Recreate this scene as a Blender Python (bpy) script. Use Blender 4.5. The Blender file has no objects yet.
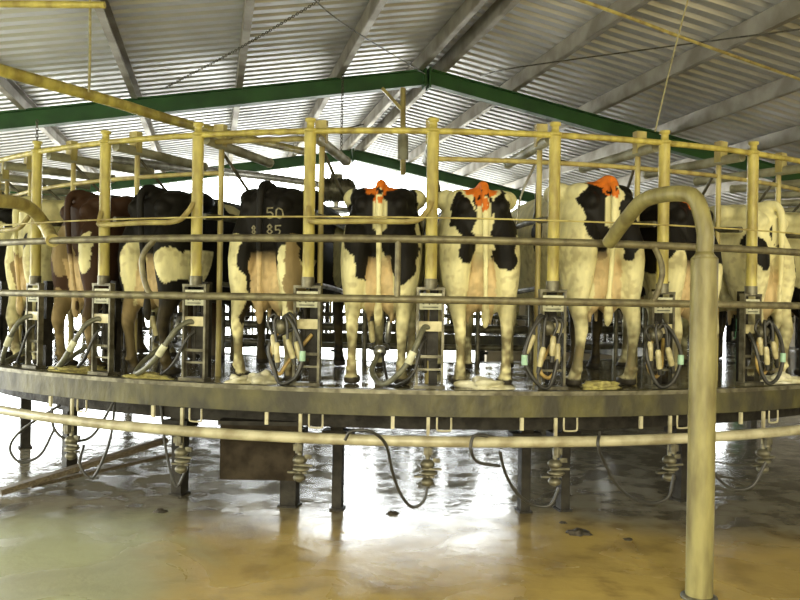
import bpy, math, random
import numpy as np
from mathutils import Vector, Matrix, noise
from mathutils.bvhtree import BVHTree
random.seed(7)
PI = math.pi
scn = bpy.context.scene
COL = scn.collection
CAMZ = 1.65
P0 = Vector((.333, 10.4, 0))
F = 780.0
ROLL = 0.0163
CX, CY = 0.204, 11.085          # centre of the rotary platform
RP = 5.585                       # radius of the ring of stall posts
DT = 2*PI/40
TH0 = 0.002 - 4*DT               # angle of post 0
ZD = 1.033                       # deck height

def at(px, py, Y):
    """point of the place at depth Y that the photograph shows at px, py"""
    a, b = (px-400)/F, (300-py)/F
    x = a*math.cos(ROLL) - b*math.sin(ROLL)
    z = b*math.cos(ROLL) + a*math.sin(ROLL)
    return Vector((x*Y, Y, CAMZ + z*Y))
def ring(th, r, z=0.0):
    return Vector((CX + r*math.sin(th), CY - r*math.cos(th), z))
def th_at(px, r):
    """angle on the near side of the ring of radius r seen at column px"""
    best = min((abs(400 + F*(CX+r*math.sin(t))/(CY-r*math.cos(t)) - px), t) for t in [k*0.0005-1.0 for k in range(4001)])
    return best[1]

# ------------------------------------------------------------------ materials
def mat(name, c1, c2=None, scale=6.0, rough=0.6, metal=0.0, bump=0.0, rough2=None, stretch=(1,1,1), detail=6, spec=0.5, lo=0.38, hi=0.64):
    m = bpy.data.materials.new(name); m.use_nodes = True
    nt = m.node_tree; N = nt.nodes; L = nt.links
    b = N['Principled BSDF']
    b.inputs['Metallic'].default_value = metal
    b.inputs['Specular IOR Level'].default_value = spec
    c2 = c2 or tuple(v*0.72 for v in c1)
    tc = N.new('ShaderNodeTexCoord'); mp = N.new('ShaderNodeMapping'); mp.inputs['Scale'].default_value = stretch
    L.new(tc.outputs['Object'], mp.inputs['Vector'])
    nz = N.new('ShaderNodeTexNoise'); nz.inputs['Scale'].default_value = scale; nz.inputs['Detail'].default_value = detail
    L.new(mp.outputs['Vector'], nz.inputs['Vector'])
    rp = N.new('ShaderNodeValToRGB')
    rp.color_ramp.elements[0].position = lo; rp.color_ramp.elements[0].color = (*c1, 1)
    rp.color_ramp.elements[1].position = hi; rp.color_ramp.elements[1].color = (*c2, 1)
    L.new(nz.outputs['Fac'], rp.inputs['Fac']); L.new(rp.outputs['Color'], b.inputs['Base Color'])
    if rough2 is None: rough2 = min(1, rough*1.25)
    mr = N.new('ShaderNodeMapRange'); mr.inputs['To Min'].default_value = rough; mr.inputs['To Max'].default_value = rough2
    mr.inputs['From Min'].default_value = lo; mr.inputs['From Max'].default_value = hi
    L.new(nz.outputs['Fac'], mr.inputs['Value']); L.new(mr.outputs['Result'], b.inputs['Roughness'])
    if bump:
        bp = N.new('ShaderNodeBump'); bp.inputs['Strength'].default_value = bump; bp.inputs['Distance'].default_value = 0.01
        n2 = N.new('ShaderNodeTexNoise'); n2.inputs['Scale'].default_value = scale*4; n2.inputs['Detail'].default_value = 4
        L.new(mp.outputs['Vector'], n2.inputs['Vector']); L.new(n2.outputs['Fac'], bp.inputs['Height'])
        L.new(bp.outputs['Normal'], b.inputs['Normal'])
    return m
M = {}
M['yellow'] = mat('yellow_post_tone', (.55,.475,.12), (.27,.215,.05), 11, .38, 0, .2, stretch=(1,1,.35))  # yellow tone with darker mottling, for posts, top rail and overhead pipes
M['cream'] = mat('cream_pipe', (.50,.43,.15), (.27,.21,.07), 10, .42, 0, .25, stretch=(1,1,.3))
M['rail'] = mat('dull_rail', (.20,.18,.10), (.10,.085,.05), 14, .42, .3, .25)
M['dark'] = mat('dark_wet_steel', (.028,.025,.018), (.012,.010,.008), 12, .5, 0, .3, spec=.25)
M['mid'] = mat('grubby_galvanised', (.17,.16,.11), (.07,.062,.04), 12, .4, .5, .3)
M['galv'] = mat('galvanised', (.50,.49,.43), (.30,.28,.22), 10, .35, .7, .1)
M['tubegrey'] = mat('weathered_grey_tube', (.40,.39,.28), (.20,.19,.12), 6, .5, .2, .1)
M['green'] = mat('green_beam_paint', (.028,.11,.028), (.018,.075,.022), 3, .45, 0, .05)
M['purlin'] = mat('purlin_steel', (.38,.35,.29), (.24,.215,.17), 3, .45, .4, .1)
M['white'] = mat('white_pipe', (.46,.43,.29), (.25,.22,.13), 7, .3, 0, .05)
M['rubber'] = mat('black_rubber', (.018,.018,.016), (.035,.033,.028), 20, .35)
M['amber'] = mat('amber_hose', (.36,.25,.07), (.2,.13,.04), 20, .35)
M['steel'] = mat('stainless', (.42,.42,.38), (.2,.2,.17), 20, .3, .8)
M['cup'] = mat('cream_teat_cup', (.52,.47,.26), (.30,.26,.13), 16, .35)
M['greencap'] = mat('pale_green_plastic', (.35,.55,.40), (.25,.42,.30), 16, .4)
M['plate'] = mat('dirty_label_plate', (.60,.60,.44), (.40,.40,.28), 16, .5)
M['ink'] = mat('dark_ink', (.06,.07,.05), (.03,.035,.03), 16, .6)
M['rust'] = mat('brown_box_steel', (.036,.027,.016), (.018,.013,.008), 9, .7, 0, .4, spec=.2)
M['rope'] = mat('rope_fibre', (.42,.38,.22), (.28,.25,.14), 40, .8)
M['chain'] = mat('chain_steel', (.13,.12,.10), (.07,.065,.05), 30, .5, .6)
M['brand'] = mat('freeze_brand_hair', (.34,.31,.20), (.20,.18,.11), 40, .8)
M['dung'] = mat('fodder_yellow', (.42,.38,.12), (.20,.17,.06), 25, .6, 0, .8)
M['mound'] = mat('pale_mound_surface', (.70,.68,.52), (.45,.42,.26), 12, .35, 0, .5)
M['clod'] = mat('dark_clod', (.04,.03,.015), (.02,.016,.01), 25, .5, 0, .8)
M['wood'] = mat('wet_timber', (.13,.10,.055), (.06,.045,.025), 9, .5, 0, .4, stretch=(1,8,8))
M['deckside'] = mat('stained_rim_concrete', (.080,.072,.018), (.024,.021,.009), 5, .45, 0, .6, detail=10, lo=.36, hi=.62, stretch=(1,1,.6))
M['deck'] = mat('wet_deck', (.20,.18,.11), (.09,.08,.045), 3, .06, 0, .15, rough2=.25, detail=8)
M['oldpipe'] = mat('old_pipe_paint', (.25,.225,.085), (.13,.11,.04), 12, .42, 0, .3, stretch=(1,1,.25))
M['hosegrey'] = mat('grey_green_hose', (.15,.15,.10), (.08,.08,.055), 20, .35)
M['wall'] = mat('dirty_side_wall', (.23,.20,.15), (.12,.10,.07), 1.2, .8, 0, .3)

def roof_mat():
    return mat('zinc_roof_sheet', (.62,.63,.67), (.46,.465,.49), .9, .34, .45, 0, rough2=.5, stretch=(1,.25,1), detail=8)
M['roof'] = roof_mat()

def floor_mat():
    m = bpy.data.materials.new('wet_floor'); m.use_nodes = True
    nt = m.node_tree; N = nt.nodes; L = nt.links; b = N['Principled BSDF']
    geo = N.new('ShaderNodeNewGeometry'); sep = N.new('ShaderNodeSeparateXYZ'); L.new(geo.outputs['Position'], sep.inputs[0])
    def nz(scale, detail=6, vec=None, dist=0):
        n = N.new('ShaderNodeTexNoise'); n.inputs['Scale'].default_value = scale; n.inputs['Detail'].default_value = detail
        n.inputs['Distortion'].default_value = dist
        L.new(vec or geo.outputs['Position'], n.inputs['Vector']); return n.outputs['Fac']
    def mth(op, a, b_=None, c=None):
        n = N.new('ShaderNodeMath'); n.operation = op
        for k, v in enumerate((a, b_, c)):
            if v is None: continue
            if isinstance(v, (int, float)): n.inputs[k].default_value = v
            else: L.new(v, n.inputs[k])
        return n.outputs[0]
    def rng(v, a, b_, c=0, d=1):
        n = N.new('ShaderNodeMapRange'); n.interpolation_type = 'SMOOTHSTEP'
        L.new(v, n.inputs['Value'])
        for k, q in zip(('From Min','From Max','To Min','To Max'), (a, b_, c, d)): n.inputs[k].default_value = q
        return n.outputs['Result']
    def mix(f, a, b_):
        n = N.new('ShaderNodeMix'); n.data_type = 'RGBA'; L.new(f, n.inputs[0])
        for v, s in ((a, n.inputs[6]), (b_, n.inputs[7])):
            if isinstance(v, tuple): s.default_value = (*v, 1)
            else: L.new(v, s)
        return n.outputs[2]
    X, Y = sep.outputs[0], sep.outputs[1]
    n1 = nz(.55, 7, dist=.4); n2 = nz(3.5, 8); n3 = nz(1.4, 6, dist=.8)
    ochre = mix(rng(n1, .35, .65), (.52,.385,.12), (.38,.28,.10))
    ochre = mix(rng(n2, .45, .7), ochre, (.30,.215,.075))
    grey = mix(rng(n3, .35, .7), (.47,.49,.30), (.31,.31,.18))
    # greenish-grey washed swath fanning out to the left front
    s = mth('ADD', mth('MULTIPLY', X, 1.0), mth('MULTIPLY', Y, 0.30))       # left of the line x + .3y
    s = mth('ADD', s, mth('MULTIPLY', mth('SUBTRACT', n3, .5), .9))
    left = rng(s, .35, -.25)
    c = mix(left, ochre, grey)
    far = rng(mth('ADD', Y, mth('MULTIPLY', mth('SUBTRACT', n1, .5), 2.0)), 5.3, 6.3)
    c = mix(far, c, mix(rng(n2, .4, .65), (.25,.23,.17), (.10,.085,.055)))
    # yard concrete outside the shed, made pale to bounce light onto the roof underside
    def edge(dx, dy, off):
        return mth('ADD', mth('ADD', mth('MULTIPLY', X, dx), mth('MULTIPLY', Y, dy)), off)
    e1 = edge(-.233, .9725, -(P0.x*-.233+P0.y*.9725)-7.9); e2 = edge(-.9725, -.233, (P0.x*.9725+P0.y*.233)-9.4)
    yard = rng(mth('MAXIMUM', e1, e2), -.2, .3)
    c = mix(yard, c, mix(rng(n2, .4, .65), (.62,.60,.54), (.52,.50,.44)))
    L.new(c, b.inputs['Base Color'])
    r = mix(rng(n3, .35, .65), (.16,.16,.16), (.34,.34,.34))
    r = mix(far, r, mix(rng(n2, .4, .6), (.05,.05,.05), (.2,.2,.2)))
    L.new(r, b.inputs['Roughness'])
    b.inputs['Specular IOR Level'].default_value = .6
    # drain joints and ripples
    bp = N.new('ShaderNodeBump'); bp.inputs['Strength'].default_value = .35; bp.inputs['Distance'].default_value = .02
    h = mth('ADD', mth('MULTIPLY', nz(7, 5, dist=.5), .5), mth('MULTIPLY', nz(34, 3), .12))
    L.new(h, bp.inputs['Height']); L.new(bp.outputs['Normal'], b.inputs['Normal'])
    return m
M['floor'] = floor_mat()

def cow_mat():
    m = bpy.data.materials.new('cow_hide'); m.use_nodes = True
    nt = m.node_tree; N = nt.nodes; L = nt.links; b = N['Principled BSDF']
    a = N.new('ShaderNodeAttribute'); a.attribute_name = 'coat'
    tc = N.new('ShaderNodeTexCoord')
    nz = N.new('ShaderNodeTexNoise'); nz.inputs['Scale'].default_value = 14; nz.inputs['Detail'].default_value = 8
    mp = N.new('ShaderNodeMapping'); mp.inputs['Scale'].default_value = (1,1,.4); L.new(tc.outputs['Object'], mp.inputs['Vector'])
    L.new(mp.outputs['Vector'], nz.inputs['Vector'])
    mr = N.new('ShaderNodeMapRange'); mr.inputs['From Min'].default_value = .3; mr.inputs['From Max'].default_value = .7
    mr.inputs['To Min'].default_value = .78; mr.inputs['To Max'].default_value = 1.12; L.new(nz.outputs['Fac'], mr.inputs['Value'])
    vm = N.new('ShaderNodeVectorMath'); vm.operation = 'SCALE'
    L.new(a.outputs['Color'], vm.inputs[0]); L.new(mr.outputs['Result'], vm.inputs['Scale'])
    L.new(vm.outputs['Vector'], b.inputs['Base Color'])
    b.inputs['Roughness'].default_value = .6; b.inputs['Specular IOR Level'].default_value = .2
    n2 = N.new('ShaderNodeTexNoise'); n2.inputs['Scale'].default_value = 60; L.new(mp.outputs['Vector'], n2.inputs['Vector'])
    bp = N.new('ShaderNodeBump'); bp.inputs['Strength'].default_value = .25; bp.inputs['Distance'].default_value = .006
    L.new(n2.outputs['Fac'], bp.inputs['Height']); L.new(bp.outputs['Normal'], b.inputs['Normal'])
    return m
M['cow'] = cow_mat()

# ------------------------------------------------------------------ mesh helpers
class MB:
    def __init__(s): s.v = []; s.f = []; s.sm = []
    def add(s, vs, fs, smooth=True):
        o = len(s.v); s.v += [tuple(p) for p in vs]; s.f += [tuple(i+o for i in f) for f in fs]; s.sm += [smooth]*len(fs)
    def tube(s, pts, r, n=10, closed=False, caps=True):
        pts = [Vector(p) for p in pts]; m = len(pts)
        rr = r if isinstance(r, (list, tuple)) else [r]*m
        vs = []; up = None
        for i, p in enumerate(pts):
            a = pts[(i-1) % m] if (closed or i > 0) else p
            b = pts[(i+1) % m] if (closed or i < m-1) else p
            t = (b-a).normalized() if (b-a).length > 1e-9 else Vector((0,0,1))
            if up is None:
                up = Vector((0,0,1)) if abs(t.z) < .9 else Vector((1,0,0))
            u = (up - t*up.dot(t))
            if u.length < 1e-6: u = t.orthogonal()
            u.normalize(); w = t.cross(u); up = u
            for k in range(n):
                q = 2*PI*k/n; vs.append(p + (u*math.cos(q) + w*math.sin(q))*rr[i])
        fs = []
        for i in range(m if closed else m-1):
            j = (i+1) % m
            for k in range(n):
                l = (k+1) % n; fs.append((i*n+k, j*n+k, j*n+l, i*n+l))
        s.add(vs, fs)
        if caps and not closed:
            s.add([vs[k] for k in range(n)], [tuple(range(n))], False)
            s.add([vs[(m-1)*n+k] for k in range(n)], [tuple(range(n))][::-1], False)
        return s
    def box(s, c, size, rot=None):
        c = Vector(c); h = Vector(size)/2
        vs = [Vector((x*h.x, y*h.y, z*h.z)) for x in (-1,1) for y in (-1,1) for z in (-1,1)]
        if rot is not None: vs = [rot @ v for v in vs]
        s.add([v+c for v in vs], [(0,1,3,2),(4,6,7,5),(0,4,5,1),(2,3,7,6),(0,2,6,4),(1,5,7,3)], False); return s
    def beam(s, a, b, w, h):
        a, b = Vector(a), Vector(b); d = (b-a); L_ = d.length; t = d.normalized()
        z = Vector((0,0,1)) if abs(t.z) < .95 else Vector((1,0,0))
        x = t.cross(z).normalized(); z = x.cross(t)
        R = Matrix((x, t, z)).transposed()
        return s.box((a+b)/2, (w, L_, h), R)
    def ibeam(s, a, b, w, h, tf=.016, tw=.010):
        a, b = Vector(a), Vector(b); t = (b-a).normalized()
        x = t.cross(Vector((0,0,1))).normalized() if abs(t.z) < .95 else Vector((1,0,0))
        z = x.cross(t)
        s.beam(a+z*(h/2-tf/2), b+z*(h/2-tf/2), w, tf); s.beam(a-z*(h/2-tf/2), b-z*(h/2-tf/2), w, tf)
        s.beam(a, b, tw, h-2*tf); return s
    def lathe(s, prof, c=(0,0,0), n=16, M3=None):
        c = Vector(c); vs = []
        for r, z in prof:
            for k in range(n):
                v = Vector((r*math.cos(2*PI*k/n), r*math.sin(2*PI*k/n), z))
                vs.append((M3 @ v if M3 else v) + c)
        m = len(prof); fs = [(i*n+k, i*n+(k+1)%n, (i+1)*n+(k+1)%n, (i+1)*n+k) for i in range(m-1) for k in range(n)]
        fs += [tuple(range(n))[::-1], tuple(range((m-1)*n, m*n))]
        s.add(vs, fs); return s
    def ell(s, c, r, nu=16, nv=10):
        prof = [(max(1e-4, math.sin(PI*i/nv)), -math.cos(PI*i/nv)) for i in range(nv+1)]
        vs = []; c = Vector(c)
        for a, z in prof:
            for k in range(nu): vs.append(c + Vector((a*math.cos(2*PI*k/nu)*r[0], a*math.sin(2*PI*k/nu)*r[1], z*r[2])))
        fs = [(i*nu+k, i*nu+(k+1)%nu, (i+1)*nu+(k+1)%nu, (i+1)*nu+k) for i in range(nv) for k in range(nu)]
        fs += [tuple(range(nu))[::-1], tuple(range(nv*nu, (nv+1)*nu))]
        s.add(vs, fs); return s
    def loft(s, secs, plane, n=20, e=1.0):
        """secs: (cx,cy,cz,r1,r2); plane 'xz' or 'xy'"""
        vs = []
        for cx, cy, cz, r1, r2 in secs:
            for k in range(n):
                q = 2*PI*k/n; ca, sa = math.cos(q), math.sin(q)
                ca = math.copysign(abs(ca)**e, ca); sa = math.copysign(abs(sa)**e, sa)
                vs.append((cx+ca*r1, cy, cz+sa*r2) if plane == 'xz' else (cx+ca*r1, cy+sa*r2, cz))
        m = len(secs); fs = [(i*n+k, i*n+(k+1)%n, (i+1)*n+(k+1)%n, (i+1)*n+k) for i in range(m-1) for k in range(n)]
        fs += [tuple(range(n))[::-1], tuple(range((m-1)*n, m*n))]
        s.add(vs, fs); return s
    def mesh(s, name):
        me = bpy.data.meshes.new(name); me.from_pydata(s.v, [], s.f); me.validate()
        if len(me.polygons) == len(s.sm): me.polygons.foreach_set('use_smooth', s.sm)
        import bmesh
        bm = bmesh.new(); bm.from_mesh(me); bmesh.ops.recalc_face_normals(bm, faces=bm.faces); bm.to_mesh(me); bm.free()
        return me
    def build(s, name, m, parent=None, origin=None):
        if origin is not None:
            o_ = Vector(origin); s.v = [tuple(Vector(p)-o_) for p in s.v]
        me = s.mesh(name); me.materials.append(m)
        o = bpy.data.objects.new(name, me); COL.objects.link(o)
        if origin is not None: o.location = o_
        if parent: o.parent = parent
        return o

def smooth(pts, n=8, closed=False):
    """Catmull-Rom through the points"""
    P = [Vector(p) for p in pts]; out = []
    m = len(P)
    for i in range(m if closed else m-1):
        p0 = P[(i-1) % m] if (closed or i > 0) else P[0]*2-P[1]
        p1 = P[i]; p2 = P[(i+1) % m]
        p3 = P[(i+2) % m] if (closed or i < m-2) else P[-1]*2-P[-2]
        for k in range(n):
            t = k/n
            out.append(.5*((2*p1)+(p2-p0)*t+(2*p0-5*p1+4*p2-p3)*t*t+(3*p1-p0-3*p2+p3)*t**3))
    if not closed: out.append(P[-1])
    return out
def tag(o, label=None, cat=None, group=None, kind=None):
    if label: o['label'] = label
    if cat: o['category'] = cat
    if group: o['group'] = group
    if kind: o['kind'] = kind
    return o
def empty(name, loc=(0,0,0), rz=0):
    o = bpy.data.objects.new(name, None); o.empty_display_size = .1; COL.objects.link(o)
    o.location = loc; o.rotation_euler = (0,0,rz); return o
def copy_tree(o, parent=None):
    c = o.copy(); COL.objects.link(c); c.parent = parent
    for ch in [q for q in list(scn.objects) if q.parent == o]:
        copy_tree(ch, c)
    return c
KIDS = {}
def arc_pts(r, z, t0, t1, n):
    return [ring(t0+(t1-t0)*k/n, r, z) for k in range(n+1)]

# ------------------------------------------------------------------ camera, world, light
cam = bpy.data.cameras.new('camera'); co = bpy.data.objects.new('camera', cam); COL.objects.link(co)
cam.sensor_width = 36; cam.lens = 36*F/800; cam.clip_end = 300
co.matrix_world = Matrix.Translation((0,0,CAMZ)) @ Matrix.Rotation(PI/2, 4, 'X') @ Matrix.Rotation(ROLL, 4, 'Z')
scn.camera = co
w = bpy.data.worlds.new('overcast_sky'); scn.world = w; w.use_nodes = True
nt = w.node_tree; N = nt.nodes; L = nt.links
bg = N['Background']
tc = N.new('ShaderNodeTexCoord'); sp = N.new('ShaderNodeSeparateXYZ'); L.new(tc.outputs['Generated'], sp.inputs[0])
mr = N.new('ShaderNodeMapRange'); mr.inputs['From Min'].default_value = -.7; mr.inputs['From Max'].default_value = .5; L.new(sp.outputs[1], mr.inputs['Value'])
cr = N.new('ShaderNodeValToRGB'); cr.color_ramp.elements[0].color = (1.0,.93,.66,1); cr.color_ramp.elements[1].color = (.96,1,.99,1)
L.new(mr.outputs['Result'], cr.inputs['Fac']); L.new(cr.outputs['Color'], bg.inputs['Color'])
# the bright side of the overcast sky lies beyond the shed and to the left
dp = N.new('ShaderNodeVectorMath'); dp.operation = 'DOT_PRODUCT'; dp.inputs[1].default_value = (-.45,.89,0); L.new(tc.outputs['Generated'], dp.inputs[0])
m2 = N.new('ShaderNodeMapRange'); m2.interpolation_type = 'SMOOTHSTEP'; m2.inputs['From Min'].default_value = -.6; m2.inputs['From Max'].default_value = .9
m2.inputs['To Min'].default_value = 3.0; m2.inputs['To Max'].default_value = 13.0; L.new(dp.outputs['Value'], m2.inputs['Value']); L.new(m2.outputs['Result'], bg.inputs['Strength'])
sun = bpy.data.lights.new('hazy_sun', 'SUN'); sun.energy = 2.2; sun.angle = math.radians(25); sun.color = (1,.92,.68)
so = bpy.data.objects.new('hazy_sun', sun); COL.objects.link(so)
so.rotation_euler = Vector((.10, 1.0, -.26)).to_track_quat('-Z', 'Y').to_euler()
scn.view_settings.view_transform = 'Standard'; scn.view_settings.look = 'None'
scn.view_settings.exposure = 0.0; scn.view_settings.gamma = 1; scn.view_settings.use_curve_mapping = False

# ------------------------------------------------------------------ the shed
A = Vector((-.233, .9725, 0)); B = Vector((.9725, .233, 0)); P0 = Vector((.333, 10.4, 0)); ZR = 4.76
SL = math.tan(math.radians(10.3)); HALF = 9.2
T0, T1 = -12.2, 7.6
def shed(t, s, z): return P0 + A*t + B*s + Vector((0,0,z))
def rz(s): return ZR - abs(s)*SL
g = MB(); n = 2
g.v = [(-40,-25,0),(40,-25,0),(40,60,0),(-40,60,0)]; g.f = [(0,1,2,3)]; g.sm = [False]
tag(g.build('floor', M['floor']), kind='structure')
# corrugated sheets: trapezoid ribs running down the slope
pr = []; pitch = .2; t = T0
while t < T1:
    pr += [(t, 0), (t+.10, 0), (t+.125, .045), (t+.175, .045)]; t += pitch
pr.append((T1, 0))
for side, nm in ((-1, 'ceiling_left'), (1, 'ceiling_right')):
    g = MB(); vs = []
    for j in range(2):
        s_ = side*(0.10 if j == 0 else HALF+.5)
        for t_, h in pr: vs.append(shed(t_, s_, rz(s_)+.16+h))
    k = len(pr); g.add(vs, [(i, i+1, k+i+1, k+i) for i in range(k-1)], False)
    o = g.build(nm, M['roof']); tag(o, kind='structure')
    sd = o.modifiers.new('t', 'SOLIDIFY'); sd.thickness = .002
g = MB()   # ridge capping
for sd_ in (-1, 1):
    g.beam(shed(T0, sd_*.12, ZR+.17), shed(T1, sd_*.12, ZR+.17), .28, .004)
tag(g.build('trim_1', M['galv']), kind='structure')

# portal frames
frames = [(-5.8, 'nearest camera, over the milkers walkway'), (0, 'arching over the middle of the platform'), (5.8, 'behind the rotary platform')]
for t_, wh in frames:
    root = empty('portal_frame', shed(t_, 0, 0), math.atan2(B.y, B.x))
    tag(root, 'green painted steel portal frame of the roof, ' + wh, 'roof frame', 'green portal frames of the shed')
    R_ = Matrix.Rotation(-math.atan2(B.y, B.x), 3, 'Z')
    def loc(s_, z, t2=0): return Vector((s_, t2, z))
    for sd_ in (-1, 1):
        MB().ibeam(loc(sd_*.02, ZR-.14), loc(sd_*HALF, rz(HALF)-.14), .13, .21).build('rafter', M['green'], root)
        MB().beam(loc(sd_*HALF, 0.0), loc(sd_*HALF, rz(HALF)-.04), .15, .2).build('column', M['green'], root)
    MB().box(loc(0, ZR-.16), (.025,.2,.27)).box(loc(-.06, ZR-.16, 0), (.02,.16,.25)).build('apex_plate', M['green'], root)
# purlins
ps = [-.16, .16] + [-(1.25+1.25*k) for k in range(7)] + [1.16+1.2*k for k in range(7)]
for s_ in sorted(ps):
    g = MB(); z = rz(s_)+.06
    if s_ < 0: names_ = 'left'
    else: names_ = 'right'
    a, b = shed(T0, s_, z), shed(T1, s_, z)
    g.beam(a, b, .012, .17); o_ = B*.035
    g.beam(a+o_+Vector((0,0,.09)), b+o_+Vector((0,0,.09)), .07, .01); g.beam(a+o_-Vector((0,0,.09)), b+o_-Vector((0,0,.09)), .07, .01)
    o = g.build('roof_purlin', M['purlin'], None, (a+b)/2)
    k = int(round((abs(s_)-1.16)/1.2))
    if abs(s_) < .5: lab = 'pale steel purlin running just %s of the roof ridge' % names_
    else:
        od = ['first','second','third','fourth','fifth','sixth','seventh'][k]
        lab = 'pale steel roof purlin, %s one down the %s slope from the ridge pair' % (od, names_)
    tag(o, lab, 'purlin', 'roof purlins')
# right side wall
g = MB(); g.beam(shed(T0, HALF+.3, 1.3), shed(T1-1, HALF+.3, 1.3), .15, 2.6)
tag(g.build('wall_right', M['wall']), kind='structure')
g = MB(); g.beam(shed(T1, 3.6, 1.15), shed(T1, HALF+.3, 1.15), .15, 2.3)  # half-height wall added at back right to darken the floor reflections there
tag(g.build('wall_back', M['wall']), kind='structure')

# ------------------------------------------------------------------ rotary platform
plat = empty('rotary_platform', (CX, CY, 0))
tag(plat, 'round concrete milking platform with stained rim, carrying the row of cows', 'rotary platform')
NSEG = 160
def annulus(r0, r1, z0, z1, name, m, parent, seg=NSEG, jit=0):
    g = MB(); vs = []
    for k in range(seg):
        q = 2*PI*k/seg
        for r, z in ((r0,z0),(r1,z0),(r1,z1),(r0,z1)):
            vs.append((r*math.sin(q), -r*math.cos(q), z))
    fs = []
    for k in range(seg):
        l = (k+1) % seg
        for e in range(4): fs.append((k*4+e, l*4+e, l*4+(e+1)%4, k*4+(e+1)%4))
    g.add(vs, fs, False); o = g.build(name, m, parent)
    return o
annulus(3.35, 5.70, .95, ZD, 'deck', M['deck'], plat)
annulus(5.70, 5.80, .862, ZD+.004, 'rim', M['deckside'], plat)
annulus(5.80, 5.812, 1.012, ZD+.008, 'rim_lip', M['mid'], plat)
annulus(3.25, 3.35, .85, ZD+.004, 'inner_rim', M['deckside'], plat)
annulus(4.92, 5.08, .70, .86, 'track_beam', M['dark'], plat)
annulus(5.42, 5.46, .72, .95, 'skirt_ring', M['dark'], plat)
for k in range(40):
    q = TH0 + (k+.5)*DT; d = Vector((math.sin(q), -math.cos(q), 0))
    MB().ibeam(d*3.35+Vector((0,0,.90)), d*5.70+Vector((0,0,.90)), .09, .10).build('cross_beam', M['dark'], plat)

# stalls: local x to the right seen from outside, y inwards, z up from the deck
def make_stall():
    root = empty('milking_stall')
    g = MB().tube([(0,0,.74),(0,0,1.80)], .042, 14).lathe([(.03,1.80),(.048,1.81),(.048,1.825),(.028,1.835),(.028,1.875),(.04,1.88),(.04,1.90),(.012,1.905)], n=14)
    g.build('post', M['yellow'], root)
    g = MB().tube([(0,0,.70),(0,0,.77)], .047, 14).box((0,0,.70), (.2,.05,.02)).box((-.09,0,.36), (.018,.045,.68)).box((.09,0,.36), (.018,.045,.68)).box((0,0,.01), (.22,.09,.02)).box((0,.01,.22),(.18,.012,.02)).box((0,.01,.13),(.18,.012,.015))
    g.build('stand_frame', M['mid'], root)
    MB().box((.03,.10,.37), (.06,.06,.72)).box((.0,.06,.30), (.12,.05,.22)).tube([(-.03,.04,.1),(-.03,.04,.6)], .014).build('support_column', M['dark'], root)
    MB().box((0,-.005,.435), (.19,.02,.07)).build('cross_plate', M['cup'], root)
    pl = MB().box((0,-.012,.61), (.155,.015,.115)).build('number_plate', M['plate'], root)
    g = MB()
    for (x, wd, hh) in ((-.05,.012,.05),(-.03,.016,.04),(-.008,.01,.055),(.02,.024,.045),(.05,.014,.05)): g.box((x,-.0215,.615), (wd,.003,hh))
    g.box((0,-.0215,.57),(.11,.003,.006)); g.build('plate_marks', M['ink'], pl)
    MB().tube([(0,.33,0),(0,.33,1.80)], .022, 10).build('inner_post', M['cream'], root)
    MB().box((0,.31,1.87), (.085,.06,.17)).build('cap_block', M['cream'], root)
    MB().tube([(0,.10,1.80),(0,.36,1.80),(0,1.12,1.80)], .039, 12).tube([(0,1.12,1.80),(0,1.14,1.80)], .044, 12).build('top_arm', M['tubegrey'], root)
    p = smooth([(0,.10,1.22),(0,.5,1.24),(0,1.2,1.22),(0,1.75,1.12),(0,2.02,.8),(0,2.06,.4),(0,2.06,0)], 6)
    MB().tube(p, .024, 8).build('divider_bar', M['mid'], root)
    p = smooth([(0,.33,.72),(0,.8,.70),(0,1.4,.66),(0,2.05,.62)], 5)
    MB().tube(p, .02, 8).build('divider_bar', M['mid'], root)
    MB().tube([(0,2.06,0),(0,2.06,1.45)], .025, 8).build('head_post', M['mid'], root)
    MB().tube([(.0,.34,1.75),(.12,.75,1.35),(.16,.95,1.24)], .013, 6).build('brace', M['mid'], root)
    return root
proto = make_stall()
near = {}
names = ['behind the left bent pipe','to the right of the brown cow','to the left of the branded black cow','to the right of the branded black cow','between the two orange-marked cows in the middle',
         'left of the cream cow with black patches','just left of the tall bent foreground pipe','right of the tall bent foreground pipe']
for i in range(40):
    st = proto if i == 0 else copy_tree(proto)
    # keep angles for the near ones at indices 0..7
    th = TH0 + i*DT
    st.location = ring(th, RP, ZD); st.rotation_euler = (0,0,th)
    if i < 8: lab = 'yellow stall post with dark stand and plate, ' + names[i]
    elif i in (8,9,10): lab = 'yellow stall post at the far right, past the last cow in view'
    elif i in (37,38,39): lab = 'yellow stall post at the far left edge, past the brown cow'
    else: lab = 'yellow stall post standing on the far side of the platform'
    tag(st, lab, 'stall frame', 'stall posts around the platform')
    near[i] = st
# ring rails fixed to the posts
def ring_tube(name, r, z, rad, m, lab, cat, t0=None, t1=None, wob=0, seg=160, group=None):
    c = (CX, CY, 0)
    if t0 is None:
        pts = [ring(2*PI*k/seg, r + wob*math.sin(k*7.3), z + wob*math.sin(k*2.9)) for k in range(seg)]
        g = MB().tube(pts, rad, 10, closed=True)
    else:
        k_ = int(seg*(t1-t0)/(2*PI))+1
        pts = [ring(t0+(t1-t0)*k/k_, r, z + wob*math.sin(k*2.9)) for k in range(k_+1)]
        g = MB().tube(pts, rad, 10)
    o = g.build(name, m, None, c); tag(o, lab, cat, group); return o
ring_tube('overhead_ring_rail', RP, 2.845, .022, M['yellow'], 'curved yellow rail joining the tops of the stall posts', 'rail')
ring_tube('inner_ring_rail', 5.25, 2.71, .018, M['cream'], 'thinner curved rail below the top rail, right half of the ring', 'rail', TH0+4*DT, PI)
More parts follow.
